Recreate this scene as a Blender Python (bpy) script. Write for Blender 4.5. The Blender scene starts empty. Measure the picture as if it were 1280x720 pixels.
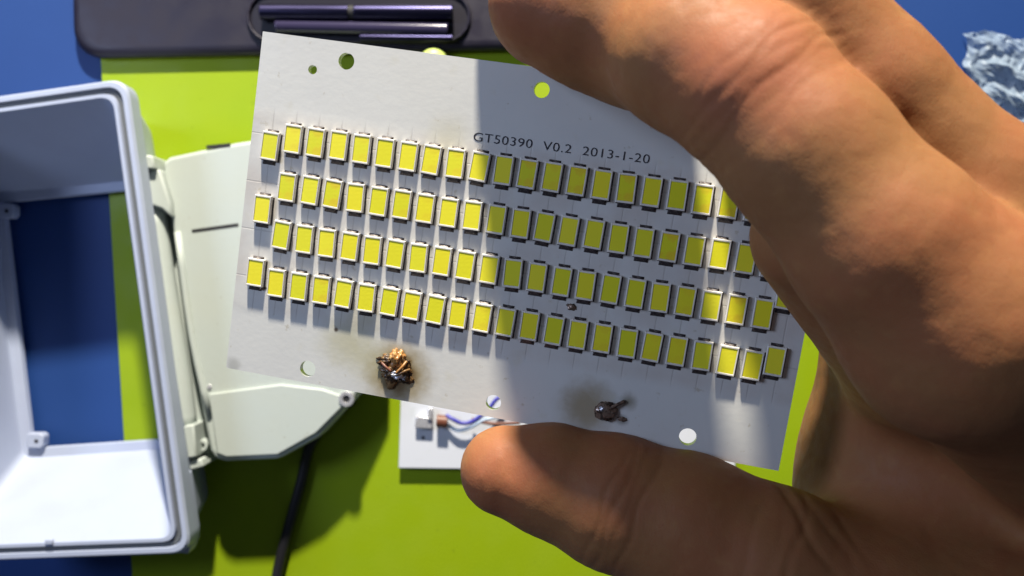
import bpy, bmesh, math, random
import numpy as np
from mathutils import Vector, Matrix, noise

random.seed(7)
rng = np.random.default_rng(7)
MM = 0.001
F = 1108.0            # focal length in photo pixels (1280 wide)
CAMH = 420.0          # camera height above the table, mm
sc = bpy.context.scene
COL = sc.collection

# ------------------------------------------------------------------ camera
cam = bpy.data.cameras.new('camera')
cam.sensor_width = 36.0
cam.lens = 36.0 * F / 1280.0
cam.clip_start = 0.005
cam.clip_end = 20
cam.dof.use_dof = True
cam.dof.focus_distance = 0.180
cam.dof.aperture_fstop = 25
camo = bpy.data.objects.new('camera', cam)
COL.objects.link(camo)
camo.location = (0, 0, CAMH * MM)
sc.camera = camo

# ------------------------------------------------------------------ world and lamps
w = bpy.data.worlds.new('World')
sc.world = w
w.use_nodes = True
bgn = w.node_tree.nodes['Background']
bgn.inputs['Color'].default_value = (0.62, 0.72, 1.0, 1)
bgn.inputs['Strength'].default_value = 0.07

def lamp(name, kind, loc, target, energy, color, size):
    l = bpy.data.lights.new(name, kind)
    l.energy = energy
    l.color = color
    if kind == 'AREA':
        l.shape = 'DISK'; l.size = size
    else:
        l.shadow_soft_size = size
    o = bpy.data.objects.new(name, l)
    COL.objects.link(o)
    o.location = Vector(loc) * MM
    d = (Vector(target) - Vector(loc)).normalized()
    o.rotation_euler = d.to_track_quat('-Z', 'Y').to_euler()
    if kind == 'SPOT':
        l.spot_size = math.radians(60); l.spot_blend = 0.4
    return o

lamp('desk_lamp_light', 'SPOT', (-45, 935, 528), (-20, 0, 150), 122.0, (1.0, 0.92, 0.78), 0.026)
lamp('blue_fill_light', 'AREA', (-560, 190, 640), (10, 10, 200), 2.35, (0.58, 0.70, 1.0), 0.26)  # added bluish fill from the left, no visible source; lifts the shaded board and thumb

sc.view_settings.view_transform = 'Standard'
sc.view_settings.look = 'None'
sc.view_settings.exposure = 0.0
sc.view_settings.gamma = 1.0
sc.render.engine = 'CYCLES'
sc.cycles.max_bounces = 6
sc.cycles.use_denoising = True

# ------------------------------------------------------------------ helpers
def P(px, py, z):
    """photo pixel -> world point (mm) at height z above the table"""
    d = CAMH - z
    return Vector(((px - 640) / F * d, (360 - py) / F * d, z))

def PD(px, py, d):
    return Vector(((px - 640) / F * d, (360 - py) / F * d, CAMH - d))

def tag(o, label=None, cat=None, group=None, kind=None):
    if label: o['label'] = label
    if cat: o['category'] = cat
    if group: o['group'] = group
    if kind: o['kind'] = kind
    return o

def mesh_obj(name, verts, faces, mat, parent=None, smooth=False, loc=None):
    me = bpy.data.meshes.new(name)
    me.from_pydata([tuple(Vector(v) * MM) for v in verts], [], faces)
    me.update()
    if mat: me.materials.append(mat)
    if smooth:
        me.polygons.foreach_set('use_smooth', [True] * len(me.polygons))
    o = bpy.data.objects.new(name, me)
    COL.objects.link(o)
    if parent: o.parent = parent
    if loc is not None: o.location = Vector(loc) * MM
    return o

def fix_normals(o):
    bm = bmesh.new(); bm.from_mesh(o.data)
    bmesh.ops.recalc_face_normals(bm, faces=bm.faces)
    bm.to_mesh(o.data); bm.free()
    return o

def bevel(o, wd, seg=2, ang=35):
    m = o.modifiers.new('bevel', 'BEVEL')
    m.width = wd * MM; m.segments = seg
    m.limit_method = 'ANGLE'; m.angle_limit = math.radians(ang)
    m.harden_normals = False
    o.data.polygons.foreach_set('use_smooth', [True] * len(o.data.polygons))
    try:
        o.data.set_sharp_from_angle(angle=math.radians(45))
    except Exception:
        pass
    return o

def prism(name, pts, z0, z1, mat, parent=None, bev=0.6, seg=2, shrink=0.0):
    """pts = list of world xy (mm); extruded z0..z1"""
    n = len(pts)
    cx = sum(p[0] for p in pts) / n; cy = sum(p[1] for p in pts) / n
    V = [(p[0], p[1], z0) for p in pts] + \
        [(p[0] + (cx - p[0]) * shrink, p[1] + (cy - p[1]) * shrink, z1) for p in pts]
    Fc = [tuple(range(n))[::-1], tuple(range(n, 2 * n))] + \
         [(i, (i + 1) % n, n + (i + 1) % n, n + i) for i in range(n)]
    o = mesh_obj(name, V, Fc, mat, parent)
    fix_normals(o)
    if bev: bevel(o, bev, seg)
    return o

def box(name, c, s, mat, parent=None, rz=0.0, bev=0.3):
    x, y, z = [a / 2 for a in s]
    V = [(i * x, j * y, k * z) for i in (-1, 1) for j in (-1, 1) for k in (-1, 1)]
    R = Matrix.Rotation(rz, 3, 'Z')
    V = [R @ Vector(v) + Vector(c) for v in V]
    Fc = [(0, 1, 3, 2), (4, 6, 7, 5), (0, 4, 5, 1), (2, 3, 7, 6), (0, 2, 6, 4), (1, 5, 7, 3)]
    o = mesh_obj(name, V, Fc, mat, parent)
    fix_normals(o)
    if bev: bevel(o, bev)
    return o

def catmull(pts, n=10):
    pts = [Vector(p) for p in pts]
    Q = [pts[0] * 2 - pts[1]] + pts + [pts[-1] * 2 - pts[-2]]
    out = []
    for i in range(1, len(Q) - 2):
        a, b, c, d = Q[i - 1:i + 3]
        for k in range(n):
            t = k / n
            out.append(0.5 * ((2 * b) + (c - a) * t + (2 * a - 5 * b + 4 * c - d) * t * t + (3 * b - a - 3 * c + d) * t ** 3))
    out.append(pts[-1])
    return out

def tube(name, pts, r, mat, parent=None, sides=12, n=8, smooth_path=True, radii=None):
    C = catmull(pts, n) if smooth_path else [Vector(p) for p in pts]
    V = []; Fc = []
    up = Vector((0.13, 0.21, 0.97)).normalized()
    for i, c in enumerate(C):
        t = (C[min(i + 1, len(C) - 1)] - C[max(i - 1, 0)]).normalized()
        a = t.cross(up)
        if a.length < 1e-3: a = t.cross(Vector((1, 0, 0)))
        a.normalize(); b = t.cross(a)
        rr = r if radii is None else radii[min(int(i * len(radii) / len(C)), len(radii) - 1)]
        for k in range(sides):
            q = 2 * math.pi * k / sides
            V.append(c + (a * math.cos(q) + b * math.sin(q)) * rr)
    for i in range(len(C) - 1):
        for k in range(sides):
            Fc.append((i * sides + k, i * sides + (k + 1) % sides, (i + 1) * sides + (k + 1) % sides, (i + 1) * sides + k))
    Fc.append(tuple(range(sides))[::-1]); Fc.append(tuple(range((len(C) - 1) * sides, len(C) * sides)))
    o = mesh_obj(name, V, Fc, mat, parent)
    fix_normals(o)
    o.data.polygons.foreach_set('use_smooth', [len(p.vertices) == 4 for p in o.data.polygons])
    return o

def ngon(c, r, n=24, ph=0):
    return [(c[0] + r * math.cos(2 * math.pi * k / n + ph), c[1] + r * math.sin(2 * math.pi * k / n + ph)) for k in range(n)]

def ring(name, c, ro, ri, z0, z1, mat, parent=None, n=24):
    V = []
    for z, r in ((z0, ro), (z1, ro), (z1, ri), (z0, ri)):
        V += [(x, y, z) for x, y in ngon(c, r, n)]
    Fc = []
    for l in range(4):
        m = (l + 1) % 4
        Fc += [(l * n + k, l * n + (k + 1) % n, m * n + (k + 1) % n, m * n + k) for k in range(n)]
    o = mesh_obj(name, V, Fc, mat, parent)
    return bevel(fix_normals(o), 0.15, 1)

def rquad(corners, r, z, n=6):
    """rounded quad ring, corners = 4 xy in order"""
    out = []
    for i in range(4):
        p = Vector(corners[i][:2]); a = Vector(corners[i - 1][:2]); b = Vector(corners[(i + 1) % 4][:2])
        p0 = p + (a - p).normalized() * r; p1 = p + (b - p).normalized() * r
        for k in range(n + 1):
            t = k / n
            q = p0 * (1 - t) ** 2 + p * 2 * t * (1 - t) + p1 * t * t
            out.append((q.x, q.y, z))
    return out

def inset(corners, d):
    c = [Vector(p[:2]) for p in corners]
    out = []
    cen = sum(c, Vector((0, 0))) / 4
    for i in range(4):
        p = c[i]; a = (c[i - 1] - p).normalized(); b = (c[(i + 1) % 4] - p).normalized()
        s = abs(a.x * b.y - a.y * b.x)
        out.append(p + (a + b) * d / max(s, .2))
    return out

def loft(name, rings, mat, parent=None, close=True):
    n = len(rings[0]); V = [v for r in rings for v in r]; Fc = []
    L = len(rings)
    for l in range(L if close else L - 1):
        m = (l + 1) % L
        Fc += [(l * n + k, l * n + (k + 1) % n, m * n + (k + 1) % n, m * n + k) for k in range(n)]
    if not close:
        Fc.append(tuple(range(n))[::-1]); Fc.append(tuple(range((L - 1) * n, L * n)))
    o = mesh_obj(name, V, Fc, mat, parent)
    return fix_normals(o)

def empty(name, loc):
    o = bpy.data.objects.new(name, None)
    COL.objects.link(o)
    o.empty_display_size = 0.01
    o.location = Vector(loc) * MM
    return o

def adopt(root):
    """children were built in world mm: keep them there under a moved Empty"""
    for ch in root.children:
        ch.matrix_parent_inverse = Matrix.Identity(4)
        ch.location = ch.location - root.location

# ------------------------------------------------------------------ materials
class M:
    def __init__(s, name, col, rough=0.5, metal=0.0, spec=0.5):
        s.m = bpy.data.materials.new(name); s.m.use_nodes = True
        s.nt = s.m.node_tree; s.b = s.nt.nodes['Principled BSDF']
        s.b.inputs['Base Color'].default_value = (*col, 1)
        s.b.inputs['Roughness'].default_value = rough
        s.b.inputs['Metallic'].default_value = metal
        s.b.inputs['Specular IOR Level'].default_value = spec
        s.col = col; s.tc = s.nt.nodes.new('ShaderNodeTexCoord'); s.last_bump = None
    def noise(s, scale, detail=4, rough=0.55, stretch=None, off=(0, 0, 0)):
        n = s.nt.nodes.new('ShaderNodeTexNoise')
        n.inputs['Scale'].default_value = scale; n.inputs['Detail'].default_value = detail
        n.inputs['Roughness'].default_value = rough
        mp = s.nt.nodes.new('ShaderNodeMapping')
        mp.inputs['Location'].default_value = off
        if stretch: mp.inputs['Scale'].default_value = stretch
        s.nt.links.new(s.tc.outputs['Object'], mp.inputs['Vector'])
        s.nt.links.new(mp.outputs['Vector'], n.inputs['Vector'])
        return n.outputs['Fac']
    def ramp(s, fac, a, b, lo=0.0, hi=1.0):
        r = s.nt.nodes.new('ShaderNodeMapRange')
        r.inputs['From Min'].default_value = a; r.inputs['From Max'].default_value = b
        r.inputs['To Min'].default_value = lo; r.inputs['To Max'].default_value = hi
        r.interpolation_type = 'SMOOTHSTEP'
        s.nt.links.new(fac, r.inputs['Value'])
        return r.outputs['Result']
    def math(s, op, a, b):
        m = s.nt.nodes.new('ShaderNodeMath'); m.operation = op
        for i, v in enumerate((a, b)):
            if isinstance(v, (int, float)): m.inputs[i].default_value = v
            else: s.nt.links.new(v, m.inputs[i])
        return m.outputs[0]
    def colour(s):
        i = s.b.inputs['Base Color']
        return i.links[0].from_socket if i.links else None
    def mix(s, fac, col, blend='MIX'):
        m = s.nt.nodes.new('ShaderNodeMix'); m.data_type = 'RGBA'; m.blend_type = blend
        c = s.colour()
        if c: s.nt.links.new(c, m.inputs[6])
        else: m.inputs[6].default_value = s.b.inputs['Base Color'].default_value
        m.inputs[7].default_value = (*col, 1)
        if isinstance(fac, (int, float)): m.inputs[0].default_value = fac
        else: s.nt.links.new(fac, m.inputs[0])
        s.nt.links.new(m.outputs[2], s.b.inputs['Base Color'])
        return s
    def rough(s, fac, lo, hi):
        s.nt.links.new(s.ramp(fac, 0.3, 0.7, lo, hi), s.b.inputs['Roughness']); return s
    def bump(s, fac, strength=0.2, dist=0.0003):
        b = s.nt.nodes.new('ShaderNodeBump')
        b.inputs['Strength'].default_value = strength; b.inputs['Distance'].default_value = dist
        s.nt.links.new(fac, b.inputs['Height'])
        if s.last_bump: s.nt.links.new(s.last_bump, b.inputs['Normal'])
        s.last_bump = b.outputs['Normal']
        s.nt.links.new(s.last_bump, s.b.inputs['Normal']); return s
    def spot(s, cx, cy, r0, r1, warp=0.002, wscale=500):
        """0..1 mask round a point in object xy (metres), ragged edge"""
        sep = s.nt.nodes.new('ShaderNodeSeparateXYZ'); s.nt.links.new(s.tc.outputs['Object'], sep.inputs[0])
        dx = s.math('SUBTRACT', sep.outputs[0], cx); dy = s.math('SUBTRACT', sep.outputs[1], cy)
        d = s.math('SQRT', s.math('ADD', s.math('MULTIPLY', dx, dx), s.math('MULTIPLY', dy, dy)), 0)
        n = s.noise(wscale, 3, off=(cx, cy, 0))
        d = s.math('ADD', d, s.math('MULTIPLY', s.math('SUBTRACT', n, 0.5), warp * 2))
        return s.ramp(d, r0, r1, 1.0, 0.0)

m_blue = M('blue_mat', (0.012, 0.049, 0.20), 0.55, spec=.3)
m_blue.mix(m_blue.ramp(m_blue.noise(14, 3), .35, .7, 0, .5), (0.010, 0.042, 0.18)).bump(m_blue.noise(1500, 3), .25)
m_green = M('green_mat', (0.25, 0.352, 0.005), 0.5, spec=.25)
m_green.mix(m_green.ramp(m_green.noise(22, 4), .4, .7, 0, .45), (0.22, 0.34, 0.004))
m_green.mix(m_green.ramp(m_green.noise(260, 5), .66, .75, 0, .35), (0.14, 0.2, 0.008))
m_green.mix(m_green.ramp(m_green.noise(9, 3, off=(4, 1, 0)), .42, .68, 0, .35), (0.20, 0.30, 0.010))
m_green.rough(m_green.noise(60, 4), .4, .6).bump(m_green.noise(900, 3), .2)
m_case = M('dark_case', (0.015, 0.013, 0.026), 0.46, spec=.35)
m_case.rough(m_case.noise(90, 4), .36, .52).bump(m_case.noise(2200, 2), .25, .0002)
m_recess = M('case_recess', (0.012, 0.011, 0.02), 0.35)
m_metal = M('blued_metal', (0.035, 0.033, 0.075), 0.4, 1.0)
m_metal.rough(m_metal.noise(200, 3, stretch=(.1, 1, 1)), .28, .45)
m_glass = M('dark_barrel', (0.035, 0.03, 0.07), 0.15)
m_frame = M('lavender_white_enamel', (0.38, 0.43, 0.56), 0.42)
m_frame.mix(m_frame.ramp(m_frame.noise(35, 4), .4, .75, 0, .35), (0.32, 0.345, 0.48))
m_frame.mix(m_frame.ramp(m_frame.noise(700, 4), .68, .76, 0, .5), (0.25, 0.25, 0.3)).bump(m_frame.noise(400, 3), .12)
m_ivory = M('ivory_enamel', (0.45, 0.50, 0.475), 0.45)
m_ivory.mix(m_ivory.ramp(m_ivory.noise(40, 4), .4, .75, 0, .5), (0.46, 0.50, 0.45))
m_ivory.mix(m_ivory.ramp(m_ivory.noise(600, 5), .66, .75, 0, .6), (0.28, 0.26, 0.2)).bump(m_ivory.noise(350, 3), .15)
m_gasket = M('black_gasket', (0.10, 0.11, 0.12), 0.6)
m_dark = M('dark_hole', (0.015, 0.015, 0.018), 0.7)
m_steel = M('steel', (0.60, 0.60, 0.64), 0.3, 0.55)
m_steel.rough(m_steel.noise(900, 3), .2, .45)
m_cable = M('black_rubber', (0.012, 0.012, 0.016), 0.5)
m_cable.bump(m_cable.noise(1200, 2), .3)
m_wplate = M('white_plate', (0.62, 0.65, 0.72), 0.4)
m_wplate.mix(m_wplate.ramp(m_wplate.noise(120, 4), .5, .75, 0, .4), (0.52, 0.56, 0.57))
m_copper = M('brown_ferrule', (0.16, 0.055, 0.03), 0.45)
m_bluewire = M('blue_wire_skin', (0.05, 0.05, 0.36), 0.4)
m_paleblue = M('pale_wire_skin', (0.55, 0.68, 0.85), 0.4)
m_cap = M('lime_cap', (0.55, 0.68, 0.18), 0.4)
m_led = M('led_body', (0.80, 0.77, 0.70), 0.4)
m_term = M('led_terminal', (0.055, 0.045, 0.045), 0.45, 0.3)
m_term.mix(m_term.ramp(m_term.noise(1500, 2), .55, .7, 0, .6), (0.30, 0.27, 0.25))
m_phos = M('led_phosphor', (0.94, 0.84, 0.028), 0.4)
oi = m_phos.nt.nodes.new('ShaderNodeObjectInfo')
m_phos.mix(m_phos.ramp(oi.outputs['Random'], 0.0, 1.0, 0, .8), (0.76, 0.78, 0.020))
r2 = m_phos.math('FRACT', m_phos.math('MULTIPLY', oi.outputs['Random'], 17.31), 0)
m_phos.mix(m_phos.math('MULTIPLY', m_phos.ramp(r2, .7, 1.0, 0, .8), m_phos.ramp(m_phos.noise(300, 2), .45, .6)), (0.84, 0.62, 0.03))
m_phos.mix(m_phos.math('MULTIPLY', m_phos.ramp(m_phos.math('FRACT', m_phos.math('MULTIPLY', oi.outputs['Random'], 91.7), 0), .4, 1.0, 0, .5), 1.0), (0.98, 0.92, 0.05))
m_phos.bump(m_phos.noise(2500, 2), .2, .0001)
m_ink = M('black_print', (0.02, 0.02, 0.03), 0.6)
m_flux = M('burnt_flux', (0.20, 0.11, 0.04), 0.35)
m_flux.mix(m_flux.ramp(m_flux.noise(700, 4), .42, .6), (0.035, 0.018, 0.008)).bump(m_flux.noise(1300, 3), .6)
m_flux2 = M('grey_solder', (0.22, 0.15, 0.11), 0.2, .3)
m_flux2.mix(m_flux2.ramp(m_flux2.noise(900, 4), .45, .6), (0.05, 0.035, 0.028)).bump(m_flux2.noise(900, 3), .3)
m_amber = M('amber_flux', (0.36, 0.17, 0.05), 0.35)
m_amber.mix(m_amber.ramp(m_amber.noise(900, 3), .5, .65), (0.62, 0.40, 0.16))

# circuit board coating with flux stains and fingermarks
m_pcb = M('white_solder_mask', (0.70, 0.70, 0.66), 0.34)
m_pcb.mix(m_pcb.ramp(m_pcb.noise(45, 5), .4, .7, 0, .4), (0.62, 0.62, 0.60))
m_pcb.mix(m_pcb.ramp(m_pcb.noise(160, 4, off=(1, 0, 0)), .6, .75, 0, .25), (0.60, 0.56, 0.40))
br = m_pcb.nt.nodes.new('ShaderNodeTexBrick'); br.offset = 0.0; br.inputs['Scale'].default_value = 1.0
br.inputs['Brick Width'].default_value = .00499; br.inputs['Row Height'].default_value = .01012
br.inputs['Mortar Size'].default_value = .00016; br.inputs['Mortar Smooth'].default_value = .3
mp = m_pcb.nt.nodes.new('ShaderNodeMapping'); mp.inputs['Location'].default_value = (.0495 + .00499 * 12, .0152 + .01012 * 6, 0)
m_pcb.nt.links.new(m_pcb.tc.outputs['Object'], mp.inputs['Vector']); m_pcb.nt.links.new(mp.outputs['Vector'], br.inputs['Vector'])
sp = m_pcb.nt.nodes.new('ShaderNodeSeparateXYZ'); m_pcb.nt.links.new(m_pcb.tc.outputs['Object'], sp.inputs[0])
ay = m_pcb.math('ABSOLUTE', m_pcb.math('ADD', m_pcb.math('ADD', sp.outputs[1], .0003), m_pcb.math('MULTIPLY', m_pcb.noise(260, 3), .002)), 0)
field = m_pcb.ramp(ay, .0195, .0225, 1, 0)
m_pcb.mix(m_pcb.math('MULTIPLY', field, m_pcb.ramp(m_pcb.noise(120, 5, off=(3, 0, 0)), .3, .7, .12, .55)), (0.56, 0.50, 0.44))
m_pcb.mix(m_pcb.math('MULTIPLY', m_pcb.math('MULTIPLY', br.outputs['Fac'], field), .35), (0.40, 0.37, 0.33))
m_pcb.bump(m_pcb.math('MULTIPLY', m_pcb.math('SUBTRACT', 1.0, br.outputs['Fac']), field), .5, .00008)
m_pcb.mix(m_pcb.ramp(m_pcb.noise(380, 6, off=(5, 2, 0)), .64, .72, 0, .5), (0.42, 0.36, 0.24))
for (cx, cy, r0, r1, k, c) in [(-20.8, -30.6, 3.2, 9.5, .9, (0.30, 0.23, 0.10)), (-21.0, -30.5, 2.5, 5.2, .8, (0.13, 0.07, 0.025)),
                               (-33, -25.5, 0.5, 8.5, .5, (0.42, 0.38, 0.16)), (-29, -19.5, 0, 5.5, .4, (0.45, 0.40, 0.20)),
                               (-27, -28.5, 0, 8, .45, (0.50, 0.46, 0.24)),
                               (19.5, -30.2, 1.5, 8.0, .8, (0.32, 0.24, 0.12)), (27.5, -27.4, 0, 2.6, .75, (0.18, 0.15, 0.08)),
                               (-17, 19.5, 0, 7, .4, (0.55, 0.50, 0.30)), (27, -31.5, 0, 1.6, .7, (0.12, 0.10, 0.07)),
                               (-35.4, -23.4, .15, .7, .9, (0.10, 0.06, 0.03)), (-57.5, -35.0, 0.5, 2.4, .5, (0.3, 0.3, 0.26))]:
    msk = m_pcb.spot(cx * MM, cy * MM, r0 * MM, r1 * MM, warp=min(r1 * .3, 1.6) * MM, wscale=420)
    m_pcb.mix(m_pcb.math('MULTIPLY', msk, k), c)
m_pcb.rough(m_pcb.noise(70, 4), .28, .42).bump(m_pcb.noise(700, 3), .08)

m_skin = M('skin', (0.275, 0.125, 0.048), 0.6, spec=.25)
m_skin.mix(m_skin.ramp(m_skin.noise(60, 4), .35, .7, 0, .55), (0.30, 0.10, 0.042))
m_skin.mix(m_skin.ramp(m_skin.noise(320, 4), .5, .75, 0, .35), (0.34, 0.165, 0.06))
for (px_, py_, d_, r0, r1, k) in [(940, 70, 125, 3, 17, .5), (640, 590, 175, 2, 13, .45), (660, 10, 150, 2, 14, .4), (1205, 330, 118, 4, 20, .2), (760, 610, 168, 3, 12, .3)]:
    q_ = PD(px_, py_, d_) - Vector((60, -20, 240))
    m_skin.mix(m_skin.math('MULTIPLY', m_skin.spot(q_.x * MM, q_.y * MM, r0 * MM, r1 * MM, .004, 120), k), (0.30, 0.085, 0.045))
m_skin.mix(m_skin.ramp(m_skin.noise(900, 5), .6, .72, 0, .25), (0.20, 0.07, 0.03))
m_skin.b.inputs['Subsurface Weight'].default_value = 0.22
m_skin.b.inputs['Subsurface Radius'].default_value = (1.0, 0.35, 0.2)
m_skin.b.inputs['Subsurface Scale'].default_value = 0.003
vor = m_skin.nt.nodes.new('ShaderNodeTexVoronoi'); vor.feature = 'DISTANCE_TO_EDGE'; vor.inputs['Scale'].default_value = 1300
mpv = m_skin.nt.nodes.new('ShaderNodeMapping'); mpv.inputs['Rotation'].default_value = (0, 0, .8); mpv.inputs['Scale'].default_value = (1, .55, 1)
m_skin.nt.links.new(m_skin.tc.outputs['Object'], mpv.inputs['Vector']); m_skin.nt.links.new(mpv.outputs['Vector'], vor.inputs['Vector'])
m_skin
m_skin.bump(m_skin.noise(170, 4), .09, .0006).bump(m_skin.ramp(vor.outputs['Distance'], 0, .25), .10, .0001).bump(m_skin.noise(2600, 2), .2, .0001)
m_skin.rough(m_skin.noise(500, 3), .56, .7)
m_nail = M('nail', (0.66, 0.40, 0.30), 0.25)
m_wrap = M('clear_wrap', (0.36, 0.46, 0.58), 0.45)
m_wrap.b.inputs['Alpha'].default_value = 0.4
m_wrap.b.inputs['Specular IOR Level'].default_value = 0.5

# ------------------------------------------------------------------ setting
t = mesh_obj('tabletop', [(-900, -700, 0), (900, -700, 0), (900, 700, 0), (-900, 700, 0)], [(0, 1, 2, 3)], m_blue.m)
tag(t, kind='structure')

L0 = P(121, 0, 2); L1 = P(166, 740, 2)
dirv = (L1 - L0)
TLm = L0 - dirv * 0.6; BLm = L1 + dirv * 0.5
pts = [TLm[:2], BLm[:2], P(1110, 1100, 2)[:2], P(1075, -440, 2)[:2]]
mat_ = prism('cutting_mat', pts, 0.0, 2.0, m_green.m, bev=.4)
tag(mat_, 'yellow-green mat lying on the blue tabletop under everything', 'mat')

# ------------------------------------------------------------------ dark case at the top
zc = 8
root = empty('tool_case', P(360, 20, 0))
cc = [P(89, 72, zc), P(700, 60, zc), P(700, -190, zc), P(84, -190, zc)]
sections = []
for z, ins in ((2.2, 1.5), (4, 0.2), (5, 0), (6.8, 1.0), (zc - .4, 2.6), (zc, 4.5)):
    sections.append(rquad(inset(cc, ins), 16, z, 8))
body = loft('case_body', sections, m_case.m, root, close=False)
body.data.polygons.foreach_set('use_smooth', [len(p.vertices) == 4 for p in body.data.polygons])
# raised lip round a long recess, with the recess floor inside it
def stadium(x0, x1, y, r, z, n=10):
    a = [(x1 + r * math.cos(q), y + r * math.sin(q), z) for q in np.linspace(-math.pi / 2, math.pi / 2, n)]
    b = [(x0 + r * math.cos(q), y + r * math.sin(q), z) for q in np.linspace(math.pi / 2, 3 * math.pi / 2, n)]
    return a + b
a = P(342, 22, zc); b = P(556, 22, zc)
fl = loft('recess_floor', [stadium(a.x, b.x, a.y, 10.8, zc + .1), stadium(a.x, b.x, a.y, 10.8, zc + .5)], m_recess.m, root, close=False)
lip = loft('recess_lip', [stadium(a.x, b.x, a.y, r, z) for r, z in ((12.4, zc + .1), (12.2, zc + 1.6), (11.6, zc + 2.4), (10.9, zc + 1.8), (10.7, zc + .6), (11, zc + .1))],
           m_case.m, root, close=True)
lip.data.polygons.foreach_set('use_smooth', [True] * len(lip.data.polygons))
def cyl(name, p0, p1, r, mat, parent, radii=None):
    return tube(name, [p0, p0 + (p1 - p0) * .01, p0 + (p1 - p0) * .99, p1], r, mat, parent, sides=28, n=1, smooth_path=False, radii=radii)
p0 = P(326, 15, zc + 4); p1 = P(436, 15.5, zc + 4); cyl('barrel', p0, p1, 3.6, m_metal.m, root)
p0 = P(443, 15.5, zc + 4); p1 = P(566, 15.5, zc + 4); cyl('barrel', p0, p1, 3.6, m_metal.m, root)
p0 = P(436, 15.5, zc + 4); p1 = P(443, 15.5, zc + 4); cyl('barrel_ring', p0, p1, 3.2, m_dark.m, root)
p0 = P(345, 33, zc + 3); p1 = P(560, 37, zc + 3); cyl('lower_barrel', p0, p1, 3.0, m_glass.m, root)
p0 = P(450, 47, zc + 3); p1 = P(566, 48, zc + 3); cyl('chrome_rod', p0, p1, 1.6, m_metal.m, root)
adopt(root)
tag(root, 'dark navy plastic case with a long recess holding metal barrels, at the top edge', 'case')

# lime cap peeping over the board's top edge
cp = P(541, 72, 12)
V = []; Fc = []; n = 28
prof = [(0, 5.6), (5, 5.6), (8, 5.4), (10.4, 4.6), (11.6, 3.2), (12, 1.5)]
for z, r in prof: V += [(cp.x + 1.15 * r * math.cos(q), cp.y + r * math.sin(q), 2.1 + z * .8) for q in np.linspace(0, 2 * math.pi, n, endpoint=False)]
for l in range(len(prof) - 1): Fc += [(l * n + k, l * n + (k + 1) % n, (l + 1) * n + (k + 1) % n, (l + 1) * n + k) for k in range(n)]
Fc += [tuple(range(n))[::-1], tuple(range((len(prof) - 1) * n, len(prof) * n))]
cap = fix_normals(mesh_obj('bottle_cap', V, Fc, m_cap.m, smooth=True))
tag(cap, 'small pale lime cap peeping over the top edge of the LED board', 'cap')

# ------------------------------------------------------------------ lamp frame (left)
root = empty('floodlight_housing', P(90, 400, 2))
zr = 58
rim = [P(-96, 133, zr), P(158, 97, zr), P(239, 692, zr), P(-80, 704, zr)]
opn = [P(5, 253, 6), P(186, 236, 6), P(204, 549, 6), P(41, 560, 6)]
base = [rim[0] * .93 + opn[0] * .07, P(186, 150, 3), P(262, 632, 3), rim[3] * .9 + opn[3] * .1]
rim_b = [P(-96, 133, zr - 8), rim[1], rim[2], rim[3]]
R_ = 8
rings = [rquad(base, R_, 2.2), rquad(inset(rim, 2.6), R_, zr - 11), rquad(inset(rim, .1), R_, zr - 10), rquad(inset(rim, 0), R_, zr - 1.2), rquad(inset(rim, .8), R_, zr),
         rquad(inset(rim, 2.6), R_ - 1, zr), rquad(inset(rim, 3.0), R_ - 1, zr - 2.5), rquad(inset(rim, 4.8), R_ - 1.5, zr - 2.5), rquad(inset(rim, 5.2), R_ - 1.5, zr),
         rquad(inset(rim, 6.6), R_ - 2, zr), rquad(inset(rim, 7.2), R_ - 2, zr - .8),
         rquad(inset(opn, -5.0), 5, 8), rquad(inset(opn, -4.4), 5, 6.9), rquad(inset(opn, -.3), 2.5, 6.5), rquad(opn, 2.5, 6), rquad(opn, 2.5, 3.2), rquad(inset(opn, -3), 3, 2.4)]
body = loft('frame_body', rings, m_frame.m, root)
body.data.polygons.foreach_set('use_smooth', [True] * len(body.data.polygons))
body.data.set_sharp_from_angle(angle=math.radians(32))
gk = loft('gasket', [rquad(inset(rim, 3.05), R_ - 1, zr - 2.4), rquad(inset(rim, 3.2), R_ - 1, zr - 1.3), rquad(inset(rim, 4.6), R_ - 1.5, zr - 1.3), rquad(inset(rim, 4.75), R_ - 1.5, zr - 2.4)], m_gasket.m, root)
for (x, y, dx, dy) in ((9, 264, 0, 1), (46, 551, 0, 1)):
    c = P(x, y, 8)
    lug = prism('screw_lug', [(c.x - 4, c.y - 3.2), (c.x + 2.4, c.y - 3.4), (c.x + 3.6, c.y - 1.6), (c.x + 3.6, c.y + 2.4), (c.x + 2.2, c.y + 3.6), (c.x - 4, c.y + 3.6)], 3.4, 9.2, m_frame.m, root, bev=.5)
    h = prism('screw_hole', ngon((c.x + .4, c.y), .95, 12), 9.0, 9.28, m_dark.m, lug, bev=0)
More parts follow.
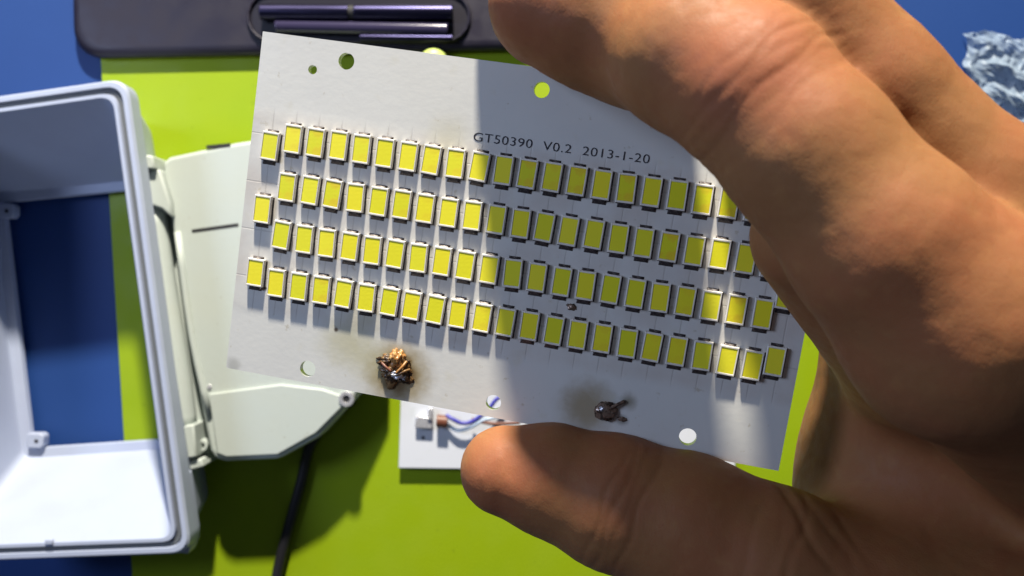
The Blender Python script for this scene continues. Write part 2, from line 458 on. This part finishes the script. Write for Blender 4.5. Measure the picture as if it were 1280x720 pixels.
# hinge side: barrels, knuckles and ears on the outer right wall
def pp(l, z): return [P(x, y, z)[:2] for x, y in l]
hb = tube('hinge_barrel', [P(192, 262, 26), P(203, 340, 26), P(224, 470, 26), P(232, 535, 26)], 5.2, m_ivory.m, root, sides=18, n=4)
prism('side_rail', pp([(176, 205), (206, 208), (262, 572), (228, 580)], 20), 3, 20, m_ivory.m, root, bev=1.2)
prism('hinge_knuckle', pp([(170, 193), (193, 195), (196, 212), (173, 211)], 34), 12, 36, m_ivory.m, root, bev=.8)
prism('hinge_knuckle', pp([(184, 214), (203, 212), (216, 254), (217, 272), (205, 262), (190, 257)], 30), 12, 33, m_ivory.m, root, bev=1.0)
prism('hinge_knuckle', pp([(230, 532), (243, 530), (247, 571), (235, 573)], 32), 10, 33, m_ivory.m, root, bev=.8)
prism('hinge_knuckle', pp([(224, 577), (252, 573), (256, 583), (232, 590), (226, 590)], 30), 10, 31, m_ivory.m, root, bev=.8)
prism('corner_ear', pp([(226, 592), (232, 592), (242, 662), (242, 676), (236, 692), (222, 690), (222, 672), (231, 660)], zr - 14), zr - 22, zr - 13, m_frame.m, root, bev=.8)
c = P(232, 680, zr - 12); prism('ear_screw', ngon(c, 1.6, 12), zr - 14, zr - 12.4, m_steel.m, root, bev=.2)
c = P(254, 556, 24); ring('pin_eye', c, 2.6, 1.3, 20, 26, m_ivory.m, root, n=16)
c = P(62, 677, zr); box('latch_nub', (c.x, c.y, zr + .2), (3.2, 2.2, 1.6), m_frame.m, root, bev=.4)
adopt(root)
tag(root, 'open lavender-white lamp housing frame at the left with black gasket and hinge side', 'lamp frame')

# ------------------------------------------------------------------ ivory back cover
zb = 28
root = empty('floodlight_cover', P(340, 380, 2))
poly = pp([(203, 203), (212, 196), (296, 178), (420, 160), (470, 200), (478, 420), (444, 497), (430, 512), (398, 547), (354, 571), (346, 574), (282, 577), (270, 574), (262, 563), (250, 500), (222, 330)], zb)
cv = prism('cover_shell', poly, 4.5, zb, m_ivory.m, root, bev=1.8, seg=4)
# raised lower step with its ridge, slots and the eyelet
pz = pp([(262, 492), (352, 480), (404, 486), (438, 498), (396, 541), (348, 568), (284, 571), (272, 566)], zb)
prism('raised_panel', pz, zb - 1, zb + 1.3, m_ivory.m, root, bev=.6)
a = P(240, 289, zb); b = P(298, 281, zb)
def bar(name, a, b, wd, z0, z1, mat, parent):
    d = (b - a); d.z = 0; n_ = Vector((-d.y, d.x, 0)).normalized() * wd / 2
    return prism(name, [(a + n_)[:2], (a - n_)[:2], (b - n_)[:2], (b + n_)[:2]], z0, z1, mat, parent, bev=0)
bar('slot', a, b, 1.5, zb - .2, zb + .12, m_dark.m, root)
a = P(258, 184, zb); b = P(288, 181, zb)
bar('slot', a, b, 1.6, zb - .2, zb + .12, m_dark.m, root)
tube('rib', [P(222, 290, zb), P(240, 420, zb), P(262, 520, zb)], 1.5, m_ivory.m, root, sides=10, n=3)
c = P(434, 498, zb); ring('eyelet', c, 3.4, 1.6, zb - .5, zb + 2.2, m_steel.m, root)
prism('eyelet_bore', ngon(c, 1.65, 14), zb - .5, zb + 1.5, m_dark.m, root, bev=0)
c = P(262, 484, zb); prism('small_screw', ngon(c, 1.1, 12), zb - .3, zb + .5, m_steel.m, root, bev=.2)
adopt(root)
tag(root, 'ivory metal back cover with chamfered corner and two slots, beside the open frame', 'lamp cover')

# ------------------------------------------------------------------ black cable
cb = tube('power_cable', [P(440, 500, 10), P(412, 524, 6), P(388, 556, 5), P(377, 600, 5), P(362, 655, 5), P(347, 715, 5), P(338, 780, 5), P(300, 900, 5)], 2.5, m_cable.m, None, sides=14, n=8)
tag(cb, 'black cable running from under the ivory cover to the bottom edge', 'cable')

# ------------------------------------------------------------------ white plate under the board's lower edge
root = empty('wiring_plate', P(700, 545, 2))
prism('plate', pp([(502, 470), (921, 478), (919, 590), (498, 585)], 6.5), 4.2, 6.5, m_wplate.m, root, bev=.25)
c = P(530, 528, 9); 
box('terminal', (c.x, c.y, 8.3), (8.0, 5.6, 3.4), m_steel.m, root, rz=-.05, bev=.5)
c2 = P(538, 517, 9); box('terminal_tab', (c2.x, c2.y, 9), (2.0, 5.4, 4.2), m_steel.m, root, rz=-.05, bev=.3)
cyl('ferrule', P(546, 526, 10), P(559, 527, 10), 2.9, m_copper.m, root)
tube('blue_wire', [P(558, 519, 11), P(566, 524, 12), P(578, 529, 12), P(592, 526, 12), P(610, 512, 13), P(622, 498, 13), P(640, 490, 10)], .95, m_bluewire.m, root, sides=10)
tube('pale_wire', [P(558, 530, 9), P(572, 538, 10), P(588, 534, 11), P(604, 525, 12), P(625, 520, 11)], .9, m_paleblue.m, root, sides=10)
tube('brown_wire', [P(590, 524, 11), P(606, 528, 12), P(622, 530, 12), P(650, 528, 10)], .8, m_copper.m, root, sides=10)
c = P(529, 547, 6.5); prism('plate_hole', ngon(c, .8, 14), 6.3, 6.56, m_dark.m, root, bev=0)
adopt(root)
tag(root, 'white plate with terminal and blue wires, just under the LED board lower edge', 'wiring plate')

# ------------------------------------------------------------------ crumpled clear wrap (top right)
nx, ny = 40, 34
c00 = P(1203, 46, 0); 
V = []; Fc = []
for j in range(ny):
    for i in range(nx):
        u = i / (nx - 1); v = j / (ny - 1)
        x = c00.x + u * 62; y = c00.y - v * 60 - u * 3
        x += 7 * (noise.noise(Vector((v * 6, 3.1, 0)))) + 9 * v * (1 - u) * .5
        y += 5 * noise.noise(Vector((u * 5, 7.7, 0)))
        h = abs(noise.noise(Vector((u * 5, v * 5, 1)))) * 9 + abs(noise.noise(Vector((u * 11, v * 13, 4)))) * 5 + abs(noise.noise(Vector((u * 26, v * 26, 9)))) * 2
        V.append((x, y, 1.5 + h))
for j in range(ny - 1):
    for i in range(nx - 1):
        Fc.append((j * nx + i, (j + 1) * nx + i, (j + 1) * nx + i + 1, j * nx + i + 1))
wr = mesh_obj('plastic_wrap', V, Fc, m_wrap.m)
sm = wr.modifiers.new('thickness', 'SOLIDIFY'); sm.thickness = .0002
tag(wr, 'crumpled clear plastic wrap on the blue tabletop behind the hand', 'plastic wrap')

# ------------------------------------------------------------------ LED board
RB = Matrix(((0.97731317, 0.14549221, -0.15391876), (-0.1619103, 0.98171693, -0.10008462), (0.13654312, 0.12273505, 0.98300157)))
TB = Vector((0.706, 8.411, CAMH - 180.355))
W_, H_ = 118.0, 71.94
board = empty('led_board', TB)
board.matrix_world = Matrix.Translation(TB * MM) @ RB.to_4x4()
tag(board, 'white LED circuit board with burnt solder spots, held in the hand', 'circuit board')
cu = bpy.data.curves.new('panel', 'CURVE'); cu.dimensions = '2D'; cu.fill_mode = 'BOTH'
def spl(pts):
    s = cu.splines.new('POLY'); s.points.add(len(pts) - 1)
    for p, q in zip(s.points, pts): p.co = (q[0] * MM, q[1] * MM, 0, 1)
    s.use_cyclic_u = True
spl([(-W_ / 2 + .3, -H_ / 2), (W_ / 2, -H_ / 2), (W_ / 2, H_ / 2), (-W_ / 2, H_ / 2), (-W_ / 2, -H_ / 2 + .3)])
HOLES = [(-40.3, 32.2, 1.7), (40.4, 32.2, 1.7), (0.6, 31.7, 1.6), (-40.6, -32.9, 1.75), (0.2, -32.8, 1.6), (40.4, -32.5, 1.75), (-47.3, 29.6, 0.95)]
for hx, hy, hr in HOLES: spl(ngon((hx, hy), hr, 28))
cu.extrude = 0.8 * MM; cu.bevel_depth = 0
tmp = bpy.data.objects.new('tmp', cu); COL.objects.link(tmp)
dg = bpy.context.evaluated_depsgraph_get()
me = bpy.data.meshes.new_from_object(tmp.evaluated_get(dg))
bpy.data.objects.remove(tmp)
me.materials.clear(); me.materials.append(m_pcb.m); me.materials.append(m_steel.m)
me.name = 'panel'
bm = bmesh.new(); bm.from_mesh(me)
bmesh.ops.remove_doubles(bm, verts=bm.verts, dist=1e-6)
for f in bm.faces:
    f.material_index = 0 if abs(f.normal.z) > .5 else 1
    f.smooth = False
    
bmesh.ops.translate(bm, verts=bm.verts, vec=(0, 0, -0.8 * MM))
bm.to_mesh(me); bm.free()
panel = bpy.data.objects.new('panel', me); COL.objects.link(panel); panel.parent = board

def lmesh(name, V, Fc, mat, smooth=False):
    o = mesh_obj(name, V, Fc, mat, None, smooth); fix_normals(o); return o
def frustum(x, y, z0, x1, y1, z1):
    V = [(-x, -y, z0), (x, -y, z0), (x, y, z0), (-x, y, z0), (-x1, -y1, z1), (x1, -y1, z1), (x1, y1, z1), (-x1, y1, z1)]
    return V, [(3, 2, 1, 0), (4, 5, 6, 7), (0, 1, 5, 4), (1, 2, 6, 5), (2, 3, 7, 6), (3, 0, 4, 7)]
# body ring with a recess
lx, ly, lz = 1.84, 2.95, 1.12
ix, iy = 1.60, 2.58
V = []
for x, y, z in ((lx, ly, .15), (lx, ly, lz - .15), (lx - .1, ly - .1, lz), (ix, iy, lz), (ix - .1, iy - .1, lz - .22)):
    V += [(-x, -y, z), (x, -y, z), (x, y, z), (-x, y, z)]
Fc = [(3, 2, 1, 0), (16, 17, 18, 19)]
for l in range(4): Fc += [(l * 4 + k, l * 4 + (k + 1) % 4, l * 4 + 4 + (k + 1) % 4, l * 4 + 4 + k) for k in range(4)]
led0 = lmesh('led', V, Fc, m_led.m)
V, Fc = frustum(ix - .06, iy - .06, lz - .21, ix - .12, iy - .12, lz - .08)
phos0 = lmesh('phosphor', V, Fc, m_phos.m); phos0.parent = led0
def term_mesh(s):
    V = [(-1.4, 0, 0), (1.4, 0, 0), (1.45, 1.0, 0), (-1.45, 1.0, 0), (-1.0, 0, .75), (1.0, 0, .75), (.85, .55, .42), (-.85, .55, .42)]
    V = [(x, (y + ly - .05) * s, z + .02) for x, y, z in V]
    return V, [(3, 2, 1, 0), (4, 5, 6, 7), (0, 1, 5, 4), (1, 2, 6, 5), (2, 3, 7, 6), (3, 0, 4, 7)]
V, Fc = term_mesh(1)
ta = lmesh('terminal', [(x * .85, ly - .05 + (y - ly + .05) * .55, z) for x, y, z in V], Fc, m_term.m); ta.parent = led0
tb = lmesh('terminal', *term_mesh(-1), m_term.m); tb.parent = led0
spots = [(-49.5 + 4.99 * k, y) for y in (14.9, 4.85, -5.35, -15.5) for k in range(21)]
spots += [(-54.4, 12.8), (-54.4, -.6), (-54.4, -14.1), (54.2, 12.8), (54.2, -.9), (54.2, -14.1)]
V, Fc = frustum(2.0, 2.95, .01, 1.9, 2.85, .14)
shade0 = lmesh('led_shade_plate', [(x + .16, y - .2, z) for x, y, z in V], Fc, m_term.m); shade0.parent = led0  # added dark plate, shifted right and down, standing in for shade beside the LED
kids = [phos0, ta, tb, shade0]
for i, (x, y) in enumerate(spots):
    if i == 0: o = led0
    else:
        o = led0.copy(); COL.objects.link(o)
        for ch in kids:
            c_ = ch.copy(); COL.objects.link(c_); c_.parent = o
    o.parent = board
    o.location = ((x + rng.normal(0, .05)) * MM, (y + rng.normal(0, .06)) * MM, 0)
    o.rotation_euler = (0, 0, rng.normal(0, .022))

# printed code
fc = bpy.data.curves.new('printed_code', 'FONT'); fc.body = 'GT50390  V0.2  2013-1-20'
fc.size = 2.5 * MM; fc.space_character = 1.08; fc.offset = -0.00001; fc.extrude = .00002
fc.materials.append(m_ink.m)
fo = bpy.data.objects.new('printed_code', fc); COL.objects.link(fo); fo.parent = board
fo.location = (-11.9 * MM, 19.9 * MM, 0.00005)
fo.rotation_euler = (0, 0, .012)
bpy.context.view_layer.update()
tw = fo.dimensions.x
me = bpy.data.meshes.new_from_object(fo.evaluated_get(bpy.context.evaluated_depsgraph_get()))
bpy.data.objects.remove(fo)
for v in me.vertices: v.co.x *= 35.6 * MM / tw
fo = bpy.data.objects.new('printed_code', me); COL.objects.link(fo); fo.parent = board
fo.location = (-11.9 * MM, 19.9 * MM, 0.00005); fo.rotation_euler = (0, 0, .012)

# solder joints
def blob(name, c, r, seed, mat, parent, amp=.35, flat=.55, det=3.0, sub=4):
    bm = bmesh.new(); bmesh.ops.create_icosphere(bm, subdivisions=sub, radius=1)
    for v in bm.verts:
        n_ = noise.fractal(v.co * det * .5 + Vector((seed, 0, 0)), .8, 2.2, 4)
        k = 1 + amp * n_
        v.co = Vector((v.co.x * r[0] * k + c[0], v.co.y * r[1] * k + c[1], max(v.co.z, -.15) * r[2] * k + c[2])) * MM
    me = bpy.data.meshes.new(name); bm.to_mesh(me); bm.free()
    me.materials.append(mat); me.polygons.foreach_set('use_smooth', [True] * len(me.polygons))
    o = bpy.data.objects.new(name, me); COL.objects.link(o); o.parent = parent
    return o
j1 = blob('solder_joint', (-21.3, -30.0, 0), (3.4, 2.8, 1.0), 1.3, m_flux.m, board, amp=.6, det=3.2, sub=5)
j1['label'] = 'burnt brown solder joint with amber flux'
blob('flux_lump', (-21.4, -27.2, .4), (1.5, 2.0, 1.2), 5.1, m_amber.m, j1, amp=.5, det=4)
blob('flux_lump', (-23.4, -28.2, .2), (1.8, 1.0, .7), 8.1, m_flux.m, j1, amp=.7, det=4)
blob('solder_bead', (-20.9, -30.6, .8), (1.3, .85, .8), 2.1, m_steel.m, j1, amp=.5, det=3)
blob('solder_bead', (-19.2, -31.0, .3), (.8, .6, .6), 9.1, m_steel.m, j1, amp=.5, det=3)
tube('wire_stub', [(-24.8, -28.3, .4), (-23.5, -29.0, 1.2), (-22.0, -29.8, 1.3)], .28, m_copper.m, j1, sides=8)
tube('wire_stub', [(-19.2, -27.4, .5), (-19.8, -28.6, 1.5), (-20.8, -30.0, 1.5)], .3, m_amber.m, j1, sides=8)
tube('wire_stub', [(-18.3, -29.0, .3), (-19.2, -29.4, 1.4), (-20.8, -30.6, 1.3)], .3, m_flux.m, j1, sides=8)
j2 = blob('solder_joint', (23.4, -30.3, 0), (2.2, 2.1, 1.5), 4.4, m_flux2.m, board, amp=.22, det=2.2, sub=5)
j2['label'] = 'dull grey solder joint with blackened flux'
blob('solder_bead', (22.6, -29.7, 1.1), (.6, .5, .5), 3.1, m_steel.m, j2, amp=.4)
tube('wire_stub', [(23.8, -29.6, 1.0), (25.4, -28.4, .8), (26.8, -27.5, .3)], .35, m_flux2.m, j2, sides=8)
blob('solder_spatter', (27.0, -31.3, 0), (.9, .5, .3), 6.6, m_flux2.m, j2, amp=.5)
blob('flux_speck', (13.2, -10.3, 0), (.9, .7, .35), 7.2, m_flux2.m, board, amp=.5, det=3)
blob('flux_speck', (-52.9, -17.2, 0), (.7, .5, .3), 3.2, m_flux2.m, board, amp=.9, det=4)

# ------------------------------------------------------------------ hand
def smin(a, b, k):
    h = np.clip(0.5 + 0.5 * (b - a) / k, 0, 1)
    return b + (a - b) * h - k * h * (1 - h)

# (px, py, depth, radius) joints; chains of tapered segments
H_CH = {
    'index': [(676, 26, 166, 8.4), (688, 4, 154, 10.2), (740, 18, 153, 12.2), (800, 40, 152, 12.4), (866, 70, 139, 11.8), (938, 112, 133, 12.0), (1010, 190, 129, 12.0), (1110, 310, 127, 13.4), (1200, 405, 128, 16.0)],
    'middle': [(641, -84, 168, 8.8), (662, -86, 162, 9.6), (740, -72, 163, 10.2), (790, -60, 161, 10.4), (846, -44, 142, 10.4), (930, -22, 141, 10.6), (992, 4, 141, 10.8), (1090, 112, 140, 10.6), (1214, 246, 140, 12.0), (1340, 380, 142, 16.0)],
    'ring': [(940, -90, 166, 8.0), (972, -18, 160, 9.6), (1032, 68, 160, 10.0), (1136, 172, 158, 10.4), (1245, 288, 156, 12.0), (1370, 410, 152, 15.0)],
    'little': [(1000, 0, 200, 6.8), (1050, 60, 188, 8.0), (1150, 190, 178, 8.8), (1290, 330, 170, 11.0), (1440, 420, 162, 14.0)],
    'thumb': [(631, 588, 181, 9.2), (690, 600, 181, 11.0), (768, 627, 179, 13.2), (860, 659, 176, 14.2), (965, 712, 172, 15.8), (1110, 790, 170, 20.0), (1300, 860, 165, 26)],
}
K_IN = 3.0
def seg_sdf(X, a, b, ra, rb):
    ab = b - a; L = float(ab @ ab)
    t_ = np.clip((X - a) @ ab / L, 0, 1)
    return np.linalg.norm(X - a - t_[..., None] * ab, axis=-1) - (ra + (rb - ra) * t_)
def jn(j): return np.array(PD(j[0], j[1], j[2]), dtype=np.float32), j[3]

palm = [((1200, 405, 130, 16), (1480, 620, 192, 26), 6), ((1340, 370, 143, 16), (1500, 740, 190, 28), 6), ((1400, 380, 152, 15), (1540, 760, 190, 28), 6),
        ((1440, 420, 162, 14), (1580, 800, 185, 26), 6),
        ((1178, 450, 190, 25), (1152, 605, 198, 25), 10), ((1152, 605, 198, 25), (1140, 780, 184, 24), 10),
        ((1300, 520, 195, 30), (1340, 800, 190, 32), 10), ((1200, 400, 150, 16), (1230, 440, 180, 20), 8),
        ((1330, 420, 160, 22), (1400, 560, 190, 30), 8),
        ((1012, 298, 151, 10), (1132, 440, 170, 13), 9), ((1440, 780, 192, 34), (1700, 1150, 190, 34), 12)]

def hand_sdf(X):
    D = None
    for nm in ('index', 'middle', 'ring', 'little', 'thumb'):
        ch = H_CH[nm]; d = None
        for a_, b_ in zip(ch[:-1], ch[1:]):
            pa, ra = jn(a_); pb, rb = jn(b_)
            s_ = seg_sdf(X, pa, pb, ra, rb)
            d = s_ if d is None else smin(d, s_, K_IN)
        D = d if D is None else smin(D, d, 1.0)
    for a_, b_, k in palm:
        pa, ra = jn(a_); pb, rb = jn(b_)
        D = smin(D, seg_sdf(X, pa, pb, ra, rb), float(k))
    return D

def surface_nets(fn, lo, hi, h):
    lo = np.array(lo, np.float32); n = np.ceil((np.array(hi) - lo) / h).astype(int) + 1
    Fv = np.empty(n, np.float32)
    ys = lo[1] + h * np.arange(n[1], dtype=np.float32); zs = lo[2] + h * np.arange(n[2], dtype=np.float32)
    for i in range(0, n[0], 24):
        xs = lo[0] + h * np.arange(i, min(i + 24, n[0]), dtype=np.float32)
        G = np.stack(np.meshgrid(xs, ys, zs, indexing='ij'), -1)
        Fv[i:i + len(xs)] = fn(G)
    S = Fv < 0
    c = [S[dx:n[0] - 1 + dx, dy:n[1] - 1 + dy, dz:n[2] - 1 + dz] for dx in (0, 1) for dy in (0, 1) for dz in (0, 1)]
    cnt = sum(a.astype(np.int8) for a in c)
    act = (cnt > 0) & (cnt < 8)
    idx = np.argwhere(act)
    vid = -np.ones(act.shape, np.int64); vid[act] = np.arange(len(idx))
    acc = np.zeros((len(idx), 3)); num = np.zeros(len(idx))
    corners = [(a, b, c_) for a in (0, 1) for b in (0, 1) for c_ in (0, 1)]
    for p in corners:
        for ax in range(3):
            if p[ax]: continue
            q = list(p); q[ax] = 1
            fa = Fv[idx[:, 0] + p[0], idx[:, 1] + p[1], idx[:, 2] + p[2]]
            fb = Fv[idx[:, 0] + q[0], idx[:, 1] + q[1], idx[:, 2] + q[2]]
            m = (fa < 0) != (fb < 0)
            t_ = np.where(m, fa / np.where(m, fa - fb, 1), 0)
            pt = np.tile(np.array(p, float), (len(idx), 1)); pt[:, ax] = t_
            acc[m] += pt[m]; num[m] += 1
    V = lo + h * (idx + acc / num[:, None])
    quads = []
    for ax in range(3):
        sl0 = [slice(None)] * 3; sl1 = [slice(None)] * 3
        sl0[ax] = slice(0, -1); sl1[ax] = slice(1, None)
        ch = S[tuple(sl0)] != S[tuple(sl1)]
        e = np.argwhere(ch)
        u, v = (ax + 1) % 3, (ax + 2) % 3
        ok = (e[:, u] > 0) & (e[:, v] > 0) & (e[:, u] < n[u] - 1) & (e[:, v] < n[v] - 1) 
        e = e[ok]
        def cell(du, dv):
            q = e.copy(); q[:, u] -= du; q[:, v] -= dv
            return vid[q[:, 0], q[:, 1], q[:, 2]]
        qd = np.stack([cell(1, 1), cell(0, 1), cell(0, 0), cell(1, 0)], 1)
        flip = ~S[e[:, 0], e[:, 1], e[:, 2]]
        qd[flip] = qd[flip][:, ::-1]
        quads.append(qd)
    return V, np.concatenate(quads)

def biggest(V, Q):
    lab = np.arange(len(V))
    while True:
        m = lab[Q].min(1); new = lab.copy()
        np.minimum.at(new, Q.ravel(), np.repeat(m, 4))
        new = new[new]
        if (new == lab).all(): break
        lab = new
    keep = np.bincount(lab).argmax(); vk = lab == keep
    mp = np.cumsum(vk) - 1
    return V[vk], mp[Q[vk[Q[:, 0]]]]
V, Q = surface_nets(hand_sdf, (-12, -100, 195), (140, 95, 318), 1.0)
V, Q = biggest(V, Q)
person = empty('person', (60, -20, 240))
tag(person, 'bare hand reaching in from the right, gripping the LED board by its edges', 'person')
me = bpy.data.meshes.new('hand'); me.from_pydata((V * MM).tolist(), [], Q.tolist()); me.update()
tmp = bpy.data.objects.new('hand_tmp', me); COL.objects.link(tmp)
s_ = tmp.modifiers.new('s', 'SMOOTH'); s_.iterations = 4; s_.factor = .5
s_ = tmp.modifiers.new('u', 'SUBSURF'); s_.levels = 1; s_.render_levels = 1
dg = bpy.context.evaluated_depsgraph_get()
me2 = bpy.data.meshes.new_from_object(tmp.evaluated_get(dg))
bpy.data.objects.remove(tmp)
nv = len(me2.vertices)
co = np.empty(nv * 3, np.float32); me2.vertices.foreach_get('co', co); co = co.reshape(-1, 3) / MM
nr = np.empty(nv * 3, np.float32); me2.vertices.foreach_get('normal', nr); nr = nr.reshape(-1, 3)
disp = np.zeros(nv)
def groove(px, py, d, tx, ty, offs, depth, width, reach, wav=1.0):
    """creases across a finger at a joint: tx,ty = finger direction in the picture plane"""
    c_ = np.array(PD(px, py, d)); tv = np.array([tx, -ty, 0.0]); tv /= np.linalg.norm(tv)
    nvv = np.array([-tv[1], tv[0], 0])
    rel = co - c_
    s = rel @ tv; q = rel @ nvv
    near = np.exp(-(np.linalg.norm(rel, axis=1) / reach) ** 4)
    out = np.zeros(nv)
    for o_ in offs:
        cur = s - o_ - wav * np.sin(q * .45 + o_) * .5 - q * q * .012
        out -= depth * (0.7 + .3 * math.sin(o_ * 5)) * np.exp(-(cur / width) ** 2)
    return out * near
disp += groove(938, 112, 133, .68, .73, (-5.2, -3.2, -1.5, 0.4, 2.2, 4.4), .3, .55, 14)
disp += groove(938, 112, 133, .68, .73, (-0.6,), -.5, 6, 12)
disp += groove(800, 50, 154, .97, .25, (-2, -.4, 1.4), .22, .5, 11)
disp += groove(1000, -5, 146, .68, .73, (-3, -1, 1, 3), .35, .6, 13)
disp += groove(768, 636, 171, .93, .36, (-3.2, -1.2, .8, 3.0), .2, .6, 15)
disp += groove(965, 700, 155, .9, .42, (-3, 1, 4), .2, .8, 18)
disp += groove(1010, 600, 155, .95, -.2, (-2, 2, 5.5), .5, .9, 16)
nz = np.array([noise.fractal(Vector(p) * .12, 1.0, 2.0, 4) for p in co])
nz2 = np.array([noise.noise(Vector((p[0] * .55, p[1] * .55, p[2] * .55))) for p in co])
disp += nz * .15 + nz2 * .03
co = (co + nr * disp[:, None]) - np.array(person.location) / MM
me2.vertices.foreach_set('co', (co * MM).astype(np.float32).ravel())
me2.materials.clear(); me2.materials.append(m_skin.m)
me2.polygons.foreach_set('use_smooth', [True] * len(me2.polygons)); me2.update(); me2.name = 'hand'
hand = bpy.data.objects.new('hand', me2); COL.objects.link(hand); hand.parent = person
print('hand verts', nv)
# thumbnail, seen edge-on at the far side of the thumb tip
nb = []
cN = PD(631, 588, 181) - person.location / MM
Vn = []; Fn = []
ax_ = (Vector(PD(631, 588, 181)) - Vector(PD(690, 606, 177))).normalized()
side = ax_.cross(Vector((0, 0, 1))).normalized(); upn = side.cross(ax_).normalized()
nrm = (-upn * .75 + -side * .0 + Vector((-.35, .0, -.3))).normalized()
latv = ax_.cross(nrm).normalized(); 
for lay in (9.35, 9.75):
    for i in range(9):
        for j in range(9):
            u = (i / 8 - .5) * 2; v = (j / 8 - .5) * 2
            ang = u * .85; an2 = v * .7 + .15
            dr = (nrm * math.cos(ang) + latv * math.sin(ang)) * math.cos(an2) + ax_ * math.sin(an2)
            Vn.append(cN + dr * lay)
for i in range(8):
    for j in range(8):
        a0 = i * 9 + j
        Fn.append((a0, a0 + 1, a0 + 10, a0 + 9)); Fn.append(tuple(x + 81 for x in (a0, a0 + 9, a0 + 10, a0 + 1)))
edge = [i * 9 for i in range(9)] + [72 + j for j in range(1, 9)] + [i * 9 + 8 for i in range(7, -1, -1)] + [j for j in range(7, 0, -1)]
for k in range(len(edge)):
    a0, b0 = edge[k], edge[(k + 1) % len(edge)]
    Fn.append((a0, b0, b0 + 81, a0 + 81))
nail = fix_normals(mesh_obj('thumbnail', Vn, Fn, m_nail.m, person, smooth=True))
